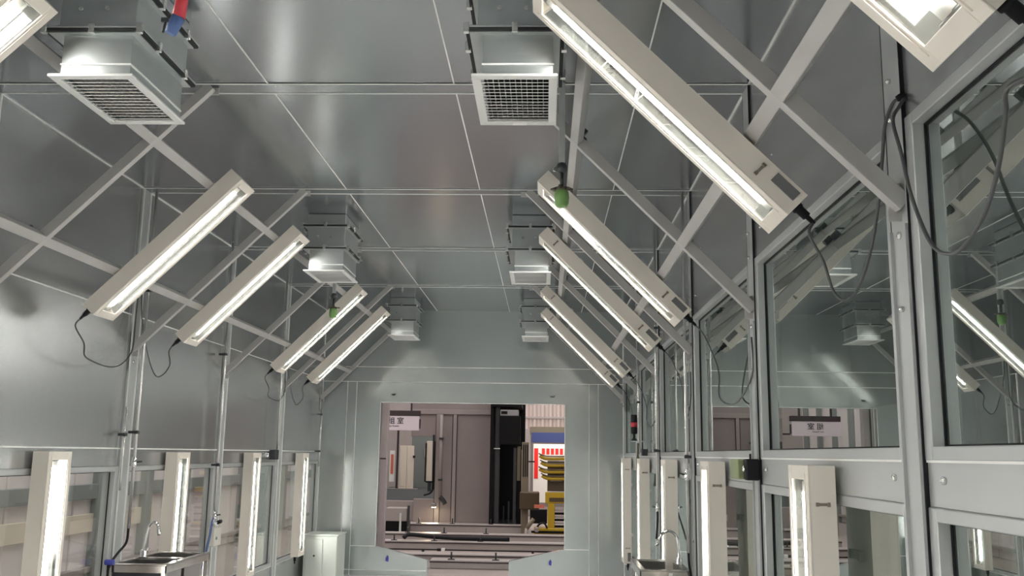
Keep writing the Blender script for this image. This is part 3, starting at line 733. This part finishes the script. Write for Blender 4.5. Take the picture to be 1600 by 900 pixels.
# room seen through the opening left of the partition
structure('wall_side_room', 'dark teal wall of the side room', 'teal_wall', -3.68, -2.4, 26.0, 26.1, FL, 3)
structure('wall_side_room_light', 'beige wall of the side room', 'hall_trim', -4.8, -3.68, 26.0, 26.1, FL, 3)
gl = empty('glazed_strip', (-2.92, 23.9, -.75), 'narrow cream lit panel in a black frame beside the partition', 'panel')
bx('panel', 'door_cream', gl, -3.0, -2.80, 23.9, 23.95, -.70, .30, .004)
bx('frame_edge', 'black_rubber', gl, -3.035, -3.0, 23.88, 23.95, -.72, .25); bx('frame_edge', 'black_rubber', gl, -2.80, -2.77, 23.88, 23.95, -.72, .30); bx('frame_foot', 'black_rubber', gl, -3.0, -2.80, 23.88, 23.95, -.74, -.70); bx('stand', 'machine_grey', gl, -2.95, -2.86, 23.9, 23.95, -.95, -.74)
dd = empty('cream_door', (-3.6, 24.6, -.95), 'cream panelled double door in the side room', 'door')
for a, b in ((-3.80, -3.60), (-3.595, -3.42)): bx('door_leaf', 'door_cream', dd, a, b, 24.6, 24.65, -.92, .18, .005)
for a, b in ((-3.76, -3.63), (-3.57, -3.46)): bx('door_panel', 'door_cream', dd, a, b, 24.59, 24.6, -.86, -.45, .004)
MB().tube([(-3.44, 24.58, -.1), (-3.38, 24.58, -.1)], .03, 8).build('handle', 'black_rubber', dd)
bx('header', 'sign_dark', dd, -4.1, -3.4, 24.6, 24.7, .60, .64); bx('jamb', 'sign_dark', dd, -3.87, -3.82, 24.55, 24.6, -.93, .62)
bx('notice', 'sticker_white', dd, -4.05, -3.92, 24.6, 24.61, -.75, .05, .002); bx('notice', 'orange_band', dd, -4.02, -3.95, 24.59, 24.6, -.55, -.05)
bx('threshold', 'hall_trim', dd, -4.1, -3.3, 24.52, 24.7, -.93, -.915)
sb = empty('wall_switch', (-3.2, 25.9, 0), 'small grey switch box on the teal wall', 'switch')
bx('body', 'hall_trim', sb, -3.32, -3.18, 25.95, 26.0, -.12, .12, .01); bx('knob', 'black_rubber', sb, -3.27, -3.22, 25.94, 25.95, .06, .12)
st = empty('dark_platform', (-3.1, 22.5, FL), 'dark sloping platform at the side room entrance', 'platform')
MB().prism([(21.3, FL), (25.9, FL), (25.9, -.93), (24.4, -.93), (21.3, -1.12)], 'x', -4.2, -2.62).build('deck', 'corridor_dark', st)
bx('front_plate', 'hall_trim', st, -4.2, -2.62, 21.2, 21.3, FL, -1.06, .006)

# conveyor pit and beams across the portal
for i, (y, z0, z1, x0, x1) in enumerate(((13.95, FL, -1.53, -1.66, -.40), (15.0, FL, -1.555, -3.3, 1.0), (16.5, FL, -1.50, -3.3, 1.0), (18.1, FL, -1.50, -3.3, 1.0), (19.7, FL, -1.44, -3.3, -.45))):
    b = empty('conveyor_beam', ((x0+x1)/2, y, FL), '%s pinkish conveyor beam lying across the floor beyond the portal' % ordn[i], 'beam', 'conveyor beams')
    bx('beam', 'hall_trim', b, x0, x1, y, y+.30, z0, z1, .008)
    bx('beam_lip', 'sign_dark', b, x0, x1, y-.012, y, z1-.035, z1-.02)
    for xx in ((-1.35, -.70) if i == 0 else (-2.6, -1.9, -1.1)):
        if i in (1,): continue
        m = MB(); m.box(xx-.05, xx+.05, y+.05, y+.11, z1, z1+.012).tube([(xx, y+.08, z1), (xx, y+.08, z1+.11)], .014, 6); m.build('anchor', 'machine_grey', b)
h = MB().tube(smooth_path([(-2.44, 16.64, -1.46), (-2.40, 16.68, -1.42), (-2.30, 16.70, -1.412), (-2.0, 16.70, -1.435), (-1.6, 16.70, -1.458), (-1.15, 16.70, -1.461), (-.6, 16.70, -1.461)], 5), .038, 8).build('black_hose', 'black_rubber')
tag(h, 'thick black hose lying along the conveyor beams', 'hose')
bp = empty('black_rod', (-1.3, 15.6, -1.54), 'thin black rod with a pale clamp across the conveyor floor', 'rod')
MB().tube([(-2.9, 15.7, -1.56), (.5, 15.7, -1.56)], .012, 6).build('rod', 'black_rubber', bp); bx('clamp', 'sticker_white', bp, -1.68, -1.62, 15.67, 15.73, -1.585, -1.535, .004)
bx('end_block', 'black_rubber', bp, -1.75, -1.68, 15.67, 15.73, -1.58, -1.54, .004); bx('rest', 'machine_grey', bp, -2.0, -1.96, 15.68, 15.72, FL, -1.57); bx('rest', 'machine_grey', bp, -.2, -.16, 15.68, 15.72, FL, -1.57)
cb = empty('control_box', (-2.95, 19.3, FL), 'beige box on dark legs at the left end of the conveyor', 'box')
bx('body', 'hall_trim', cb, -3.2, -2.75, 19.1, 19.5, -1.36, -1.10, .01); bx('base', 'machine_black', cb, -3.2, -2.74, 19.12, 19.5, FL, -1.36)
bx('strut', 'cabinet_grey', cb, -2.90, -2.86, 19.06, 19.1, FL, -1.2); bx('strut', 'machine_grey', cb, -2.745, -2.70, 19.06, 19.12, FL, -1.05)
wlm = empty('work_lamp', (-2.42, 20.6, -1.2), 'small warm work lamp low on the partition', 'lamp')
bx('lamp_head', 'socket_grey', wlm, -2.46, -2.36, 20.66, 20.80, -1.16, -1.08, .008); bx('lamp_glass', 'work_light', wlm, -2.45, -2.37, 20.67, 20.79, -1.168, -1.16)
bx('arm', 'machine_grey', wlm, -2.42, -2.39, 20.80, 21.0, -1.13, -1.10)
ld = bpy.data.lights.new('sun_patch_spot', 'SPOT'); ld.energy = 60; ld.color = (1, .78, .5); ld.spot_size = math.radians(30); ld.spot_blend = .1; ld.shadow_soft_size = .02  # added spot that imitates a patch of sunlight on the floor
lo = link('sun_patch_spot', ld, wlm); lo.location = (0.01, .0, .02); lo.rotation_euler = (math.radians(-72), 0, 0)

# dark cabin right of the partition
db = empty('dark_cabin', (-.83, 20.5, FL), 'black machine cabin with a dark screen right of the partition', 'machine')
bx('back', 'machine_black', db, -1.14, -.45, 21.6, 21.7, FL, 1.6); bx('side', 'machine_black', db, -1.16, -1.10, 20.0, 21.6, FL+.2, 1.6); bx('roof', 'machine_black', db, -1.14, -.50, 19.95, 21.6, 1.0, 1.6)
bx('base', 'machine_black', db, -1.14, -.45, 20.1, 21.6, FL, -1.45)
bx('column', 'machine_grey', db, -1.06, -.96, 20.05, 20.2, -1.45, 1.0, .01); bx('column', 'machine_grey', db, -.66, -.60, 20.0, 20.1, -1.45, .14, .006)
bx('screen', 'machine_black', db, -.955, -.52, 19.9, 20.25, .20, .80, .01); bx('screen_top', 'socket_grey', db, -.95, -.56, 19.92, 20.2, .80, .93, .01); bx('screen_slot', 'machine_black', db, -.93, -.80, 19.91, 19.92, .84, .90)
bx('shelf', 'cabinet_grey', db, -1.08, -.95, 20.02, 20.06, .10, .125, .003); bx('door', 'machine_tan', db, -.585, -.51, 20.05, 20.08, -.55, .17, .006); bx('door_lower', 'machine_black', db, -.585, -.49, 20.05, 20.08, -1.45, -.55)
bx('inner_leg', 'machine_grey', db, -.78, -.745, 20.4, 20.45, -1.45, -1.0); bx('inner_leg', 'machine_grey', db, -.88, -.86, 20.4, 20.45, -1.45, -1.1); bx('edge_bar', 'hall_trim', db, -.49, -.455, 20.0, 20.05, -1.45, .1, .004)
sp = empty('slotted_post', (-.4, 19.5, FL), 'tan slotted machine post between the cabin and the yellow rack', 'post')
bx('column', 'machine_tan', sp, -.47, -.33, 19.5, 19.62, FL, .25, .008)
for xx in (-.445, -.405, -.365): bx('slot', 'machine_black', sp, xx, xx+.02, 19.49, 19.5, -.45, .2)
bx('foot_plate', 'brown_oil', sp, -.5, -.1, 19.3, 19.7, -1.1, -.75, .02); bx('arm', 'black_rubber', sp, -.33, -.2, 19.5, 19.53, -.16, -.13)

# corrugated wall with opening, banner and poster
wc = empty('wall_corrugated', (.2, 26, FL), kind='structure', label='pinkish corrugated sheet wall with a lit opening')
m = MB(); pr = []
n = 52; x0 = -.75; st_ = .055
for k in range(n+1): pr.append((x0+k*st_, 26.0 if k % 4 in (0, 1) else 26.07))
poly = pr+[(x0+n*st_, 26.12), (x0, 26.12)]
m.prism(poly, 'z', .70, 5.0).build('corrugated_sheet', 'corrugated_sheet', wc)
bx('lintel', 'machine_tan', wc, -.40, 2.2, 25.9, 26.1, .56, .76, .01); bx('jamb', 'hall_trim', wc, -.72, -.38, 25.95, 26.1, FL, .70, .01); bx('flange', 'hall_trim', wc, -.75, 2.2, 25.97, 26.0, .98, 1.04, .005)
tag(bx('blue_banner', 'banner_blue', None, -.36, 1.4, 25.87, 25.9, .33, .60, .004), 'dark blue banner above the red and white poster', 'banner')
po = empty('red_poster', (.4, 24.2, -1.2), 'white notice board with a red bar and red squares behind the yellow rack', 'notice board')
bx('board', 'poster_white', po, -.29, 1.3, 24.2, 24.25, -1.2, .27, .004)
bx('red_bar', 'poster_red', po, -.265, -.165, 24.19, 24.2, -.60, .16)
for k in range(8): bx('red_square', 'poster_red', po, -.07+k*.115, .01+k*.115, 24.19, 24.2, .01, .16)
for xx in (-.25, 1.25): bx('leg', 'machine_grey', po, xx, xx+.04, 24.25, 24.30, FL, .2)
pl = bpy.data.lights.new('added_board_lamp', 'AREA'); pl.energy = 26; pl.size = .9; pl.color = (1, .95, .88)
bl = empty('added_board_lamp', (.4, 23.2, 1.3), 'unseen added lamp lighting the red and white notice board', 'lamp')  # lamp out of view, added to brighten the notice board
bx('lamp_head', 'socket_grey', bl, -.05, .85, 23.1, 23.35, 1.32, 1.40, .01); bx('pole', 'machine_grey', bl, 1.36, 1.42, 23.2, 23.26, FL, 1.40, .004); bx('arm', 'machine_grey', bl, .85, 1.36, 23.21, 23.25, 1.34, 1.38, .004)
lo = link('board_fill', pl, bl); lo.location = (0, .02, .01); lo.rotation_euler = (math.radians(38), 0, 0)

# yellow rack
yr = empty('yellow_rack', (.35, 19, FL), 'yellow machine rack loaded with curved yellow parts right of the portal', 'rack')
for k, (z, dx) in enumerate(((-.06, 0), (-.19, .03), (-.32, .0), (-.45, .05))):
    m = MB(); m.tube(smooth_path([(-.10+dx, 18.9, z+.05), (-.03+dx, 18.9, z), (.1+dx, 18.9, z-.02), (.6, 18.9, z-.01)], 4), [.02]+[.038]*12, 8) if False else m.tube(smooth_path([(-.10+dx, 18.9, z+.04), (-.03+dx, 18.9, z), (.1+dx, 18.9, z-.02), (.6, 18.9, z-.01)], 4), .034, 8)
    m.build('curved_bar', 'yellow_paint', yr)
    m = MB(); m.tube(smooth_path([(-.12+dx, 18.86, z+.085), (-.04+dx, 18.86, z+.05), (.1+dx, 18.86, z+.03), (.6, 18.86, z+.035)], 4), .014, 6); m.build('edge_rod', 'brown_oil', yr)
bx('block', 'brown_oil', yr, .06, .7, 19.0, 19.3, -.72, -.12, .01)
for z in (-.35, -.52): bx('plate_edge', 'hall_trim', yr, .12, .36, 18.985, 19.0, z, z+.02)
bx('cross_head', 'yellow_paint', yr, .02, .7, 18.95, 19.3, -.95, -.74, .01); bx('shadow_gap', 'brown_oil', yr, .1, .7, 18.94, 18.95, -.92, -.84)
bx('upright', 'yellow_paint', yr, .07, .21, 18.95, 19.1, FL+.1, -.95, .01); bx('base', 'yellow_paint', yr, -.2, .7, 18.9, 19.4, FL+.02, FL+.22, .015)
for k in range(6): bx('slat', 'hall_trim' if k % 2 else 'machine_black', yr, .21, .7, 19.0, 19.04, -1.42+k*.062, -1.375+k*.062, .003)
bx('bumper', 'machine_black', yr, -.25, .7, 18.86, 18.9, FL+.13, FL+.17); bx('foot', 'brown_oil', yr, -.2, .7, 18.95, 19.35, FL, FL+.02)
bx('cover', 'machine_black', yr, -.28, .06, 19.0, 19.2, -1.35, -1.08, .01); bx('warning_strip', 'orange_band', yr, -.2, .0, 18.99, 19.0, -1.05, -.98)
MB().tube(smooth_path([(-.18, 18.9, -1.5), (-.1, 18.88, -1.36), (.0, 18.88, -1.33), (.06, 18.9, -1.42)], 5), .02, 8).build('hose', 'black_rubber', yr)
ar = empty('jointed_arm', (-.35, 18.6, FL), 'pale jointed arm leaning in front of the yellow rack', 'machine arm')
MB().tube([(-.36, 18.4, FL), (-.33, 18.4, -1.40)], .035, 8).build('lower_link', 'hall_trim', ar)
MB().tube([(-.33, 18.4, -1.40), (-.20, 18.4, -1.22)], .04, 8).build('upper_link', 'machine_tan', ar)
MB().tube([(-.14, 18.38, -1.42), (-.14, 18.45, -1.42)], .05, 10).build('pulley', 'chrome', ar)
